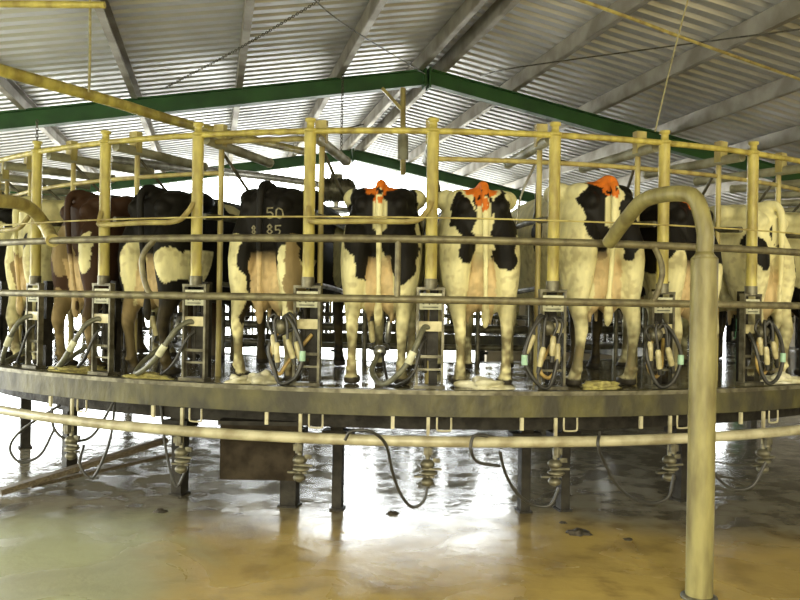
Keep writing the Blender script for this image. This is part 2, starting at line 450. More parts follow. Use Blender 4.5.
ring_tube('inner_ring_rail', 5.25, 2.62, .018, M['cream'], 'thinner curved rail below the top rail, around the left side', 'rail', -PI*.8, TH0+2*DT)
ring_tube('inner_ring_rail', 5.40, 2.83, .020, M['cream'], 'short second rail just under the top rail above the branded cow', 'rail', TH0+2*DT, TH0+3*DT)
ring_tube('head_rail', 3.42, 1.37, .04, M['mid'], 'upper of two curved rails along the inner edge before the cows', 'rail')
ring_tube('head_rail', 3.42, 1.19, .03, M['mid'], 'lower of two curved rails along the inner edge, near the deck', 'rail')
# fixed rump rails outside the platform
RR = 5.95
ring_tube('rump_rail', RR, 2.052, .026, M['rail'], 'upper grubby rail curving right along behind the cows', 'rail', -1.0, 1.0, seg=200)
ring_tube('rump_rail', RR, 1.655, .026, M['rail'], 'lower grubby rail curving along at the cows hocks', 'rail', -1.0, 1.0, seg=200)
ring_tube('rump_wire', 5.86, 2.205, .006, M['cream'], 'thin pale wire strung above the upper rump rail', 'wire', -1.0, 1.0, seg=200)
# rail links
for px, bend, lab in ((152,-.09,'curved grubby link pipe between the rails behind the black cow'),(397,0,'straight short upright between the two rails behind the middle cow'),(650,.09,'curved link pipe between the rails left of the foreground pipe')):
    th = th_at(px, RR); o_ = ring(th, RR, 1.655); tg = Vector((math.cos(th), math.sin(th), 0))
    if bend: p = smooth([o_, o_+tg*bend*.5+Vector((0,0,.05)), o_+tg*bend*1.0+Vector((0,0,.20)), o_+tg*bend*.8+Vector((0,0,.30)), o_+tg*.02+Vector((0,0,.397))], 6)
    else: p = [o_, o_+Vector((0,0,.397))]
    tag(MB().tube([q + ring(th,.0)-ring(th,.03) if 0 else q for q in p], .02, 10).build('rail_link', M['rail'], None, o_), lab, 'pipe')
# rump bars
def rump_bar(i, lab, flip=1):
    th = TH0+(i+.5)*DT; root_o = ring(th, RP+.02, ZD)
    hw = .435; z = 2.20-ZD
    pts = [(-hw,0,z+.10),(-hw+.01,-.03,z+.02),(-hw+.07,-.06,z-.01),(0,-.08,z-.005),(hw-.12,-.06,z),(hw-.03,-.03,z+.07),(hw,0,z+.14)]
    if flip < 0: pts = [(-x,y,q) for x,y,q in pts]
    o = MB().tube(smooth(pts,6), .02, 10).build('rump_bar', M['cream'])
    o.location = root_o; o.rotation_euler = (0,0,th); tag(o, lab, 'bar')
rump_bar(1, 'bent cream bar across the rump of the black cow at left')
rump_bar(3, 'bent cream bar across the middle cow with orange tail mark')
rump_bar(-1, 'bent cream bar behind the cow at the far left edge')

# foreground bent pipe, planted in the floor
def arch(base, top, out, end, name, lab, r0, r1):
    root = empty(name, base)
    b = Vector(base)
    zs = top.z - b.z
    s0 = b + Vector((0,0,zs*.83))
    MB().tube([Vector((0,0,0)), s0-b], r0, 20).lathe([(r0, 0),(r0*1.02,.0),(r1*1.05,.03),(r1,.04)], s0-b, 20).build('post_sleeve', M['oldpipe'], root)
    MB().lathe([(r0*1.35,0),(r0*1.35,.012),(r0*1.02,.02)], (0,0,0), 20).build('floor_collar', M['mid'], root)
    pts = smooth([s0+Vector((0,0,0)), s0+Vector((0,0,.05)), Vector((b.x, b.y, b.z+zs*.90)), Vector((b.x,b.y,b.z+zs*.975))*.85+out*.15, out*.30+top*.70, out, end*.55+out*.45+Vector((0,0,.02)), end], 7)
    MB().tube([p-b for p in pts], r1, 16).build('bent_arm', M['oldpipe'], root)
    tag(root, lab, 'pipe post')
base = at(699, 598, 4.39); base.z = 0
arch(base, Vector((base.x-.06, base.y+.05, 2.30)), at(645, 200, 4.75), at(609, 243, 5.16), 'bent_pipe_post', 'tall thick bent pipe standing in front at right, arm reaching the rail', .074, .047)
bl = ring(th_at(52, RR), RR, 2.052)
p = smooth([at(-120, 330, 4.9), at(-110, 230, 4.95), at(-70, 204, 5.1), at(0, 201, 5.6), at(28, 207, 5.95), at(44, 224, 6.3), bl], 7)
p = [Vector((p[0].x, p[0].y, 0))] + p
tag(MB().tube(p, .05, 14).build('bent_pipe_post', M['cream'], None, p[0]), 'bent cream pipe coming in from the left edge to the rail', 'pipe post')

# pipe under the rim with its hangers
ring_tube('wash_pipe', 5.86, .705, .038, M['white'], 'long white pipe curving along just under the platform rim', 'pipe', -1.1, 1.1, seg=240)
def hanger():
    root = empty('pipe_hanger')
    MB().box((0,0,-.115),(.022,.018,.35)).build('strap', M['white'], root)
    MB().tube([(0,-.04,-.12),(0,-.04,-.20)], .022, 10).box((0,-.045,-.16),(.06,.03,.045)).build('clamp', M['mid'], root)
    MB().tube(smooth([(.06,.0,.06),(.06,0,-.015),(.075,0,-.03),(.14,0,-.03),(.155,0,-.015),(.155,0,.06)],3), .007, 8).build('hook', M['white'], root)
    MB().box((-.24,0,.02),(.024,.018,.085)).build('drip_tab', M['white'], root)
    Z_ = .115
    v = MB().ell((0,.0,-.37),(.05,.05,.035)).ell((.01,0,-.43),(.06,.055,.02)).ell((0,0,-.49),(.045,.045,.03)).box((.03,-.02,-.40),(.13,.02,.014)).box((-.02,.02,-.46),(.14,.03,.012)).tube([(0,0,-.3),(0,0,-.52)],.016).box((.06,0,-.345),(.05,.02,.03))
    v.v = [(x, y, z+Z_) for x, y, z in v.v]
    v.build('valve', M['mid'], root)
    return root
hp = [(46,'left edge'),(88,'left'),(185,'s'),(303,'s'),(430,'s'),(557,'s'),(671,'s'),(764,'s')]
hp = [(75,'white strap hanger with grubby valve on the pipe, furthest left'),(185,'white strap hanger with valve, beside the two boards on the floor'),(303,'white strap hanger with valve, right of the brown box'),
      (430,'white strap hanger with valve, below the middle stall post'),(557,'white strap hanger with valve, above the dark clod on the floor'),(671,'white strap hanger with valve, just left of the foreground pipe'),(764,'white strap hanger with valve, furthest right')]
h0 = None
for k, (px, lab) in enumerate(hp):
    if h0 is None: h0 = hanger(); h = h0
    else: h = copy_tree(h0)
    th = th_at(px, 5.80); h.location = ring(th, 5.80+.012, .80); h.rotation_euler = (0,0,th)
    tag(h, lab, 'hanger', 'pipe hangers under the rim')

# black hoses hanging below
def hose(pts, lab, r=.011, m='rubber', name='rubber_hose'):
    P = [at(*q) for q in pts]
    for q in P: q.z = max(q.z, r+.003)
    tag(MB().tube(smooth(P, 8), r, 8).build(name, M[m], None, P[0]), lab, 'hose')
hose([(345,440,5.1),(352,431,5.08),(372,432,5.08),(386,445,5.15),(392,470,5.2),(400,493,5.25),(412,507,5.3),(424,500,5.3),(429,478,5.3)], 'black hose looping below the pipe under the middle cow')
hose([(488,436,5.1),(474,436,5.08),(471,450,5.06),(478,462,5.1),(500,466,5.15)], 'small black hose coil wrapped round the pipe, right of middle')
hose([(500,452,5.15),(505,472,5.2),(516,492,5.25),(532,504,5.3),(550,505,5.3),(559,488,5.3)], 'black hose loop between two valves, right of middle')
hose([(600,432,5.15),(598,445,5.1),(604,462,5.15),(615,482,5.2),(630,497,5.25),(650,503,5.3),(668,497,5.3),(674,475,5.3)], 'black hose loop hanging left of the foreground pipe')
hose([(60,405,6.2),(22,430,6.2),(10,448,6.2),(20,462,6.2),(40,455,6.2),(54,430,6.2)], 'black hose loop at the far left below the pipe')
hose([(52,408,6.0),(54,428,6.0),(68,440,6.0),(92,436,6.0),(115,400,6.0)], 'slack black hose draped below the rim at left')
hose([(115,400,6.1),(112,430,6.1),(105,455,6.1),(92,478,6.1),(80,465,6.1),(84,445,6.1)], 'black hose dropping to the floor near the boards')
hose([(700,440,5.3),(712,470,5.35),(730,488,5.4),(752,486,5.4),(766,462,5.4)], 'black hose loop hanging right of the foreground pipe')
hose([(160,395,6.0),(166,450,6.0),(176,486,6.0),(186,470,6.0)], 'black hose hanging where the two boards end under the rim')

# posts carrying the platform
slabs = [(16,'at the far left edge'),(72,'beside the draped hoses'),(183,'at the end of the boards'),(293,'right beside the brown box'),(341,'right of the box, with a wide top bracket'),(527,'right of middle, behind a hose loop'),(566,'behind the dark clod'),(683,'behind the foreground pipe')]
for px, lab in slabs:
    th = th_at(px, 5.0); p = ring(th, 5.0, 0)
    root = empty('support_post', p, th); wd = .13 if px == 293 else (.10 if px in (72,16,183) else .075)
    MB().ibeam((0,0,.66), (0,0,.0), wd, wd*.8, .02, .02) if 0 else None
    MB().box((0,0,.33),(wd,.10,.66)).box((0,0,.008),(wd+.03,.13,.016)).build('column', M['dark'], root)
    MB().box((0,0,.60),(.24,.14,.05)).tube([(-.05,-.02,.645),(.05,-.02,.645)], .055, 16).build('roller_bracket', M['dark'], root)
    tag(root, 'dark steel post under the platform, ' + lab, 'support post', 'platform support posts')
for k in range(11):
    th = PI + (k-5)*.30; p = ring(th, 5.0, 0)
    root = empty('support_post', p, th)
    MB().box((0,0,.33),(.1,.10,.66)).box((0,0,.008),(.18,.18,.016)).build('column', M['dark'], root)
    MB().box((0,0,.60),(.24,.14,.05)).tube([(-.05,-.02,.645),(.05,-.02,.645)], .055, 16).build('roller_bracket', M['dark'], root)
    tag(root, 'dark support post under the far side of the platform', 'support post', 'platform support posts')
# brown box
p1, p2 = at(222, 470, 5.75), at(297, 470, 5.68)
g = MB(); c = (p1+p2)/2; wd = (p2-p1).length
root = empty('drive_box', (c.x, c.y, .32))
MB().box((0,.12,.20),(wd,.30,.40)).build('casing', M['rust'], root)
MB().box((0,-.034,.20),(wd-.05,.010,.34)).build('cover_panel', M['rust'], root)
MB().box((0,.12,.415),(wd+.03,.33,.03)).build('lid', M['dark'], root)
MB().beam((-wd*.3,.12,.43),(-wd*.3,.12,.64),.05,.05).beam((wd*.3,.12,.43),(wd*.3,.12,.64),.05,.05).build('hanger_bar', M['dark'], root)
tag(root, 'dark rusty brown box hanging under the platform rim', 'box')
# boards at left
def fl(px, py, z=.0):
    Y = (CAMZ-z)*F/(py-300-ROLL*(px-400)); v = at(px, py, Y); v.z = z; return v
a, b = fl(0, 492, .03), fl(166, 440, .30); tag(MB().beam(a, b, .09, .045).build('timber_board', M['wood'], None, (a+b)/2), 'thick wet board leaning up from the floor at left', 'board')
a, b = fl(30, 486, .03), fl(182, 452, .10); tag(MB().beam(a, b, .06, .03).build('timber_board', M['wood'], None, (a+b)/2), 'thinner wet board lying in front at left', 'board')
# clods
def lump(c, r, name, m, lab, cat, seed, grp=None, sharp=.35):
    g = MB().ell((0,0,0), (1,1,1), 28, 16); vs = []
    for v in g.v:
        V = Vector(v); k = 1+sharp*noise.noise(V*1.7+Vector((seed,0,0)))*1.6+.15*noise.noise(V*6+Vector((seed,3,0)))
        vs.append((V.x*r[0]*k, V.y*r[1]*k, max(V.z,-.15)*r[2]*k + .1*r[2]))
    g.v = vs; o = g.build(name, m); o.location = c; tag(o, lab, cat, grp); return o
lump(fl(578,534,.0), (.085,.05,.03), 'manure_clod', M['clod'], 'largest dark clod on the wet floor right of middle', 'clod', 1)
lump(fl(563,523,.0), (.025,.02,.012), 'manure_clod', M['clod'], 'tiny dark crumb just behind the largest clod', 'clod', 2)
lump(fl(628,540,.0), (.035,.02,.012), 'manure_clod', M['clod'], 'small dark crumb to the right of the largest clod', 'clod', 3)
lump(fl(160,512,.0), (.045,.03,.02), 'manure_clod', M['clod'], 'dark crumb on the floor in front of the boards', 'clod', 4)
lump(fl(393,514,.0), (.045,.03,.02), 'manure_clod', M['clod'], 'dark crumb on the floor below the middle cow', 'clod', 5)
def on_deck(px, r, dz=0): return ring(th_at(px, r), r, ZD+dz)
lump(on_deck(262,5.5), (.13,.12,.06), 'pale_mound', M['mound'], 'pale crumpled rag on the deck beneath the branded cow', 'mound', 11, sharp=.6)  # low pale lumpy shapes lying on the deck
lump(on_deck(240,5.6), (.09,.07,.04), 'pale_mound', M['mound'], 'small pale rag at the left hoof of the branded cow', 'mound', 12, sharp=.6)
lump(on_deck(487,5.55), (.15,.10,.055), 'pale_mound', M['mound'], 'pale crumpled rag between hooves of cow right of middle', 'mound', 13, sharp=.7)
lump(on_deck(603,5.6), (.13,.08,.05), 'fodder_heap', M['dung'], 'yellowish dung heap between hooves of the cream cow', 'heap', 14, sharp=.6)
lump(on_deck(783,5.6), (.16,.09,.06), 'pale_mound', M['mound'], 'pale rag at the far right under the last cow', 'mound', 15, sharp=.6)
lump(on_deck(150,5.62), (.16,.10,.04), 'fodder_heap', M['dung'], 'yellowish dung heap under the black cow at left', 'heap', 16, sharp=.6)
lump(on_deck(75,5.6), (.20,.10,.045), 'fodder_heap', M['dung'], 'yellowish dung heap under the brown cow', 'heap', 17, sharp=.6)

# ------------------------------------------------------------------ milking clusters
cl_lab = ['at the far left edge','beside the brown cow','between black cow and branded cow','right of the branded cow','right of the middle cow','hanging in the wide gap right of middle','left of the foreground pipe','right of the foreground pipe, the last in view']
def hanging_cluster(i, flip, dx):
    rnd = random.Random(i*5+1)
    th = TH0+i*DT; root = empty('milking_cluster', ring(th, RP, ZD), th)
    def j(a): return rnd.uniform(-a, a)
    cx = dx; y0 = -.07; top = .43+j(.03)
    tl = Matrix.Rotation(flip*.45+j(.15), 3, 'Y')
    MB().lathe([(.012,-.06),(.035,-.05),(.048,-.02),(.05,.01),(.04,.03),(.015,.045),(.012,.06)], (cx,y0,top), 16, tl).build('claw', M['mid'], root)
    for k, (ox, oy, dz) in enumerate(((-.075,-.01,-.02),(-.03,-.05,-.12),(.045,-.045,-.05),(.085,-.01,-.13))):
        t_ = Vector((cx+flip*.02+ox+j(.012), y0+oy, top-.05+dz*.6+j(.02))); d = Vector((flip*.22+ox*1.2+j(.12), oy*.3, -1)).normalized()
        e = t_ + d*.14
        c_ = MB().tube([t_, t_+d*.02, e-d*.02, e], [.014,.021,.021,.016], 12).build('teat_cup', M['cup'], root)
        MB().tube([e, e+d*.045], [.019,.013], 12).build('cup_liner', M['rubber'], c_)
        q = smooth([Vector((cx, y0, top+.02)), Vector((cx+ox*.7, y0+oy*.7, top+.075+j(.02))), Vector((cx+ox*1.25, y0+oy, top+.02)), t_], 5)
        MB().tube(q, .010, 8).build('short_tube', M['rubber'], root)
    a, b, c = j(.03), j(.03), j(.04)
    q = smooth([(cx,y0,top+.02),(cx+flip*.05,y0-.03,top+.07),(cx+flip*(.11+a),y0-.05,top-.04),(cx+flip*(.155+a),y0-.05,.22),(cx+flip*(.12+b),y0-.06,.07),(cx+flip*.02,y0-.05,.018),(cx-flip*(.07+c),y0-.03,.10),(cx-flip*.08,y0,.30),(-.02,.02,.44)], 7)
    MB().tube(q, .015, 8).build('milk_hose', M['rubber'], root)
    q = smooth([(cx+.01,y0+.02,top+.01),(cx-flip*.05,y0,top-.10),(cx-flip*.07,y0-.01,.17),(cx-flip*.01,y0-.01,.06+a),(cx+flip*.05,y0,.16),(.03,.02,.36)], 7)
    MB().tube(q, .014, 8).build('pulse_hose', M['amber'], root)
    p_ = Vector(q[0])
    MB().tube([(cx+flip*(.155+a),y0-.05,.25),(cx+flip*(.153+a),y0-.05,.18)], .022, 10).build('shut_off_clip', M['greencap'], root)
    tag(root, 'milking cluster with black hose loop ' + cl_lab[i], 'milking cluster', 'milking clusters at the stalls')
def fitted_cluster(i, ux, uy=.36):
    """cups on the udder of the cow left of the post, hose dipping to the deck and up to the stand"""
    th = TH0+i*DT; root = empty('milking_cluster', ring(th, RP, ZD), th)
    MB().lathe([(.012,-.05),(.04,-.04),(.055,-.01),(.05,.02),(.03,.035),(.01,.04)], (ux,uy,.235), 16).build('claw', M['steel'], root)
    for sx in (-1, 1):
        for sy in (-1, 1):
            a = Vector((ux+sx*.055, uy+sy*.05, .30)); b = Vector((ux+sx*.07, uy+sy*.085, .46))
            c_ = MB().tube([a, a+(b-a)*.1, b-(b-a)*.1, b], [.015,.023,.023,.018], 12).build('teat_cup', M['steel'] if sx > 0 else M['cup'], root)
            MB().tube([b, b+Vector((0,0,.03))], [.024,.018], 12).build('cup_liner', M['rubber'], c_)
            MB().tube(smooth([(ux+sx*.03,uy+sy*.02,.25),(ux+sx*.07,uy+sy*.04,.25),a],4), .009, 8).build('short_tube', M['rubber'], root)
    q = smooth([(ux-.01,uy-.05,.21),(ux-.05,uy-.22,.10),(ux+.03,uy-.42,.03),(ux*.62,-.13,.10),(ux*.38,-.14,.22),(ux*.20,-.10,.37),(-.04,-.03,.43),(.0,.01,.42)], 7)
    MB().tube(q, .020, 10).build('milk_hose', M['hosegrey'], root)
    p_ = Vector((ux*.38,-.14,.22)); d_ = Vector((ux*-.19,.02,.15)).normalized()
    MB().tube([p_-d_*.045, p_+d_*.045], .027, 12).build('shut_off_clip', M['plate'], root)
    q = smooth([(ux+.02,uy-.04,.22),(ux*.8,.10,.02),(ux*.55,-.02,.03),(ux*.3,-.05,.12),(-.06,-.02,.30),(-.02,.02,.36)], 7)
    MB().tube(q, .011, 8).build('pulse_hose', M['rubber'], root)
    tag(root, 'fitted milking cluster with hose dipping to the deck, ' + cl_lab[i], 'milking cluster', 'milking clusters at the stalls')
for i, fp, dx in ((3,1,-.17),(5,-1,-.06),(6,1,-.10),(7,1,.05)):
    hanging_cluster(i, fp, dx)
for i, ux in ((0,-.40),(1,-.46),(2,-.50),(4,-.36)):
    fitted_cluster(i, ux)

# ------------------------------------------------------------------ cows
WH = (.76,.71,.40); BK = (.007,.006,.005); BR = (.050,.024,.013); PK = (.64,.48,.25); OR = (.78,.20,.02); TAN = (.27,.20,.095); MUD = (.07,.053,.022)
PALE = {'W': WH, 'K': BK, 'B': BR, 'P': PK, 'O': OR, 'T': TAN}
dg = None
def cow_mesh(seed, lx=0, rx=0, tail=0.0, wid=1.0, ly=0, ry=0, headless=False):
    rnd = random.Random(seed); g = MB()
    W_ = wid*1.05
    g.loft([(0,.00,1.22,.10*W_,.13),(0,.04,1.20,.17*W_,.21),(0,.12,1.16,.225*W_,.285),(0,.24,1.12,.262*W_,.345),(0,.38,1.09,.278*W_,.385),(0,.55,1.05,.272*W_,.415),
            (0,.8,1.02,.290,.44),(0,1.05,1.00,.300,.455),(0,1.3,1.01,.275,.44),(0,1.5,1.04,.235,.40),(0,1.66,1.09,.20,.33),(0,1.82,1.16,.14,.25),(0,2.0,1.25,.105,.17),(0,2.12,1.30,.10,.14)], 'xz', 28, .9)
    # head
    g.loft([(0,2.05,1.32,.09,.13),(0,2.14,1.31,.115,.145),(0,2.25,1.24,.11,.135),(0,2.36,1.13,.085,.105),(0,2.46,1.03,.07,.085),(0,2.54,.97,.075,.075),(0,2.58,.94,.055,.05)], 'xz', 18)
    for s in (-1,1):
        g.tube(smooth([(s*.09,2.12,1.38),(s*.17,2.10,1.40),(s*.25,2.08,1.36),(s*.28,2.07,1.33)],3), [.03]*3+[.042]*4+[.035]*2+[.012], 8)
        g.ell((s*.085,2.22,1.30),(.03,.035,.03))
        # hips and pins
        g.ell((s*.215*W_,.38,1.385),(.095,.16,.08)); g.ell((s*.125*W_,.07,1.30),(.062,.09,.075))
        g.ell((s*.13*W_,.22,1.365),(.11,.18,.085))
    g.ell((0,.12,1.435),(.045,.16,.05)); g.loft([(0,.05,1.40,.05,.05),(0,.4,1.43,.06,.06),(0,.8,1.43,.07,.05),(0,1.3,1.42,.07,.05),(0,1.6,1.40,.06,.06)],'xz',12)
    # hind legs
    for s, dx, dy in ((-1,lx,ly),(1,rx,ry)):
        def X(f): return s*f*W_
        g.loft([(X(.12),.30,1.34,.09,.16),(X(.14),.25,1.20,.125,.235),(X(.158),.19,1.05,.130,.235),(X(.168)+dx*.1,.15,.90,.120,.21),(X(.172)+dx*.2,.13,.76,.102,.17),
                (X(.172)+dx*.35,.115+dy*.2,.64,.080,.125),(X(.170)+dx*.5,.07+dy*.4,.54,.060,.088),(X(.166)+dx*.6,.03+dy*.5,.46,.047,.068),(X(.163)+dx*.65,.015+dy*.6,.40,.044,.058),
                (X(.160)+dx*.75,.03+dy*.7,.30,.034,.042),(X(.16)+dx*.85,.045+dy*.85,.19,.033,.038),(X(.16)+dx*.95,.06+dy,.115,.043,.046),(X(.16)+dx,.08+dy,.075,.042,.05),(X(.16)+dx,.10+dy,.04,.056,.072),(X(.16)+dx,.115+dy,.004,.062,.088)], 'xy', 18)
        # dew claws, cleft hooves by two toes
        for t_ in (-1,1): g.ell((X(.16)+dx+t_*.028,.125+dy,.035),(.034,.08,.034)); g.ell((X(.16)+dx+t_*.022,.02+dy,.12),(.014,.016,.018))
        # front legs
        fx = rnd.uniform(-.02,.02); fy = rnd.uniform(-.08,.08)
        g.loft([(s*.17,1.42,1.0,.10,.17),(s*.165,1.42,.82,.085,.12),(s*.155,1.41,.66,.062,.075),(s*.15+fx,1.41+fy*.5,.50,.046,.052),(s*.15+fx,1.41+fy*.6,.42,.050,.055),(s*.15+fx,1.42+fy*.8,.26,.034,.038),
                (s*.15+fx,1.42+fy,.12,.042,.044),(s*.15+fx,1.44+fy,.05,.052,.066),(s*.15+fx,1.46+fy,.004,.058,.08)], 'xy', 16)
    # udder
    g.ell((0,.30,.72),(.165,.24,.19)); g.ell((-.075,.17,.70),(.095,.13,.20)); g.ell((.075,.17,.70),(.095,.13,.20)); g.ell((0,.14,.86),(.10,.10,.16))
    for s in (-1,1):
        for y in (.14,.36): g.tube([(s*.08,y,.56),(s*.085,y,.47),(s*.086,y,.44)], [.022,.016,.010], 8)
    # tail
    tx = tail
    p = smooth([(0,.10,1.46),(0,.00,1.44),(0,-.045,1.36),(tx*.2,-.05,1.20),(tx*.45,-.045,1.0),(tx*.75,-.03,.80),(tx,-.015,.62),(tx*1.05,-.01,.50),(tx*1.02,0,.42)], 4)
    m = len(p); rr = []
    for k in range(m):
        q = k/(m-1); rr.append(.036-.018*min(1,q*1.5) + (.016*math.exp(-((q-.86)/.09)**2)))
    rr[-1] = .008
    g.tube(p, rr, 12)
    me = g.mesh('cow_raw')
    o = bpy.data.objects.new('cow_raw', me); COL.objects.link(o)
    r = o.modifiers.new('r','REMESH'); r.mode = 'VOXEL'; r.voxel_size = .0125
    s_ = o.modifiers.new('s','SMOOTH'); s_.factor = .5; s_.iterations = 3
    d = bpy.context.evaluated_depsgraph_get(); d.update()
    out = bpy.data.meshes.new_from_object(o.evaluated_get(d), preserve_all_data_layers=False, depsgraph=d)
    bpy.data.objects.remove(o); out.name = 'cow'
    return out
def paint(me, base, blobs, seed, paint_orange=False, flank=None, tailc=None):
    n = len(me.vertices); co_ = np.empty(n*3, np.float32); me.vertices.foreach_get('co', co_); co_ = co_.reshape(-1,3)
    # ragged edge noise
    nz = np.array([[noise.noise(Vector((float(p[0])*7+seed, float(p[1])*5, float(p[2])*7))), noise.noise(Vector((float(p[0])*7, float(p[1])*5+seed+9, float(p[2])*7)))] for p in co_], np.float32)
    fine = np.array([noise.noise(Vector((float(p[0])*26+seed, float(p[1])*26, float(p[2])*26))) for p in co_], np.float32)
    x = co_[:,0]+.045*nz[:,0]+.010*fine; y = co_[:,1]; z = co_[:,2]+.055*nz[:,1]+.012*fine
    col = np.tile(np.array(PALE[base], np.float32), (n,1))
    if flank:       # large patches along the body ahead of the hips
        for fc, fx, fy, fz, a, b_, c in flank:
            d = ((x-fx)/a)**2+((y-fy)/b_)**2+((z-fz)/c)**2; col[d<1] = PALE[fc]
    for c, cx_, cz_, rx_, rz_, y1 in blobs:
        d = ((x-cx_)/rx_)**2+((z-cz_)/rz_)**2
        col[(d<1)&(y<y1)] = PALE[c]
    X, Y, Z = co_[:,0], co_[:,1], co_[:,2]
    # udder skin
    ud = (np.abs(X) < .105+.02*nz[:,0]) & (Z < .95+.05*nz[:,1]) & (Z > .42) & (Y > (.03 if tailc else -.2)) & (Y < .6)
    k = np.clip((.97-Z)/.10, 0, 1)*ud; col = col*(1-k[:,None]*.9)+np.array(PK)*k[:,None]*.9
    # tail colour
    if tailc:
        tl = (np.abs(X) < .05) & (Y < .0) & (Z < 1.36+.05*nz[:,0]) & (Z > .3)
        col[tl] = PALE[tailc]
    # legs dirtied towards the deck, hooves dark
    dk = np.clip((.66-Z)/.42, 0, 1)*(.8+1.3*nz[:,1]+.6*fine); dk = np.clip(dk, 0, .85)[:,None]
    col = col*(1-dk)+np.array(MUD)*dk
    sm = np.clip((fine+nz[:,0])*1.1-.15, 0, .35)[:,None]*(Z < 1.1)[:,None]*(col[:,:1] > .1); col = col*(1-sm)+np.array(TAN)*sm
    col[(Z < .055)] = (.035,.03,.022)
    if paint_orange:
        d = (x/.12)**2+((Y-.10)/.22)**2+((z-1.47)/.10)**2; col[(d<1)] = np.array(OR)
        d = ((X+.01)/.05)**2+((z-1.37)/.07)**2; col[(d<1)&(Y<.05)&(fine>-.1)] = np.array(OR)*.8
    # eyes and muzzle
    col[((np.abs(X)-.1)**2+(Y-2.23)**2+(Z-1.30)**2) < .0006] = (.01,.01,.01)
    col[(Y > 2.52)] = (.10,.06,.05)
    at_ = me.color_attributes.new('coat', 'FLOAT_COLOR', 'POINT')
    at_.data.foreach_set('color', np.concatenate([col, np.ones((n,1))], 1).astype(np.float32).ravel())
    me.polygons.foreach_set('use_smooth', [True]*len(me.polygons))
    me.materials.clear(); me.materials.append(M['cow'])
COWS = [
 # slot (between post i and i+1), dx, base, blobs, opts, flank, label
 (-1, .0, 'W', [('K',-.20,1.30,.12,.10,.4),('K',.12,1.08,.07,.09,.4),('T',-.02,.75,.12,.25,.2)], dict(lx=-.02,rx=.03,tail=.02), [('K',.25,.9,1.2,.3,.3,.3)], False, None, 'cream cow with few black spots at the left edge of the row'),
 (0, -.06, 'B', [('W',.19,.95,.06,.16,.3),('T',-.13,1.0,.07,.2,.3),('T',-.17,.3,.08,.35,.5),('T',.17,.25,.08,.2,.5)], dict(lx=-.03,rx=.05,tail=.07), [('W',.3,1.2,1.1,.2,.3,.3)], False, None, 'dark reddish-brown cow with orange-tinged udder'),
 (1, -.12, 'K', [('W',-.10,.80,.09,.28,.25),('W',.24,.86,.09,.14,.5),('T',-.16,.35,.08,.25,.5)], dict(lx=.02,rx=.02,tail=.05), [('W',.2,.9,1.38,.1,.12,.06)], False, 'K', 'black cow with cream udder, under the bent bar at left'),
 (2, .06, 'K', [('W',-.215,.78,.085,.30,.4),('W',.20,.70,.15,.30,.4),('W',-.16,.35,.1,.34,.6),('W',.16,.35,.1,.36,.6),('T',.24,.80,.06,.3,.3),('K',-.10,.92,.07,.14,.2),('K',.06,.93,.06,.12,.2),('K',-.12,.50,.03,.12,.2)], dict(lx=-.02,rx=.03,tail=-.01,wid=1.06), [('W',.3,1.1,1.0,.2,.3,.3)], False, None, 'black and white cow with number branded on its rump'),
 (3, .07, 'W', [('K',-.13,1.22,.145,.30,.7),('K',.13,1.2,.15,.32,.7),('K',-.09,.98,.10,.22,.3),('K',.18,.92,.10,.20,.4),('K',-.06,.85,.06,.10,.25)], dict(lx=-.03,rx=.0,tail=.0), [('K',-.3,1.3,1.0,.2,.5,.3)], True, 'W', 'middle cow, black rump and orange tail mark, under the bent bar'),
 (4, -.06, 'W', [('K',-.14,1.20,.085,.20,.6),('K',.15,1.16,.095,.26,.6),('K',-.12,1.0,.075,.13,.4),('K',.17,.93,.085,.10,.4),('K',.01,1.33,.07,.10,.3)], dict(lx=.02,rx=.02,tail=.02,ly=-.02), [('K',-.25,.75,1.1,.12,.25,.35),('K',.3,1.2,1.0,.25,.5,.4)], True, 'W', 'white cow with orange tail mark and black patch on each hip'),
 (5, .06, 'W', [('K',-.10,1.22,.105,.24,.35),('K',.16,1.2,.10,.24,.5),('K',-.06,.98,.045,.10,.2),('K',.14,.98,.04,.09,.2)], dict(lx=-.05,rx=.03,tail=-.02,wid=1.04), [('K',-.32,.62,1.13,.10,.12,.15),('K',.3,1.4,1.0,.3,.4,.4)], True, 'W', 'cream cow with black saddle patches and orange mark, beneath the pipe arm'),
 (6, -.06, 'K', [('W',-.17,.80,.12,.22,.4),('W',.15,.70,.14,.26,.4),('W',-.16,.4,.1,.3,.6),('W',.16,.4,.1,.3,.6),('W',.08,1.18,.05,.03,.1)], dict(lx=.0,rx=.02,tail=.04), [('W',.3,1.1,1.0,.2,.2,.2)], True, 'K', 'black-rumped cow with orange mark half hidden by the foreground pipe'),
 (7, -.02, 'W', [('K',.02,1.22,.10,.12,.4),('K',-.20,1.05,.07,.14,.5),('K',.22,.98,.05,.12,.5)], dict(lx=-.02,rx=.03,tail=.03), [('K',-.3,.9,1.1,.12,.3,.3)], False, 'W', 'cream cow with scattered black patches at the right edge'),
]
def place_cow(mesh, i, dx, lab, group='cows standing on the rotary platform', r=5.50):
    th = TH0+(i+.5)*DT
    o = bpy.data.objects.new('cow', mesh); COL.objects.link(o)
    tg = Vector((math.cos(th), math.sin(th), 0))
    o.location = ring(th, r, ZD)+tg*dx*.9; o.rotation_euler = (0,0,th + dx*.12)
    tag(o, lab, 'cow', group); return o
cows = {}
for (i, dx, base_, blobs, opt, flank, org, tailc, lab) in COWS:
    me = cow_mesh(i+20, **opt); paint(me, base_, blobs, i*3.7+20, org, flank, tailc)
    cows[i] = place_cow(me, i, dx, lab)
    if i == 5: cows[i].scale = (1.05,1.05,1.055)
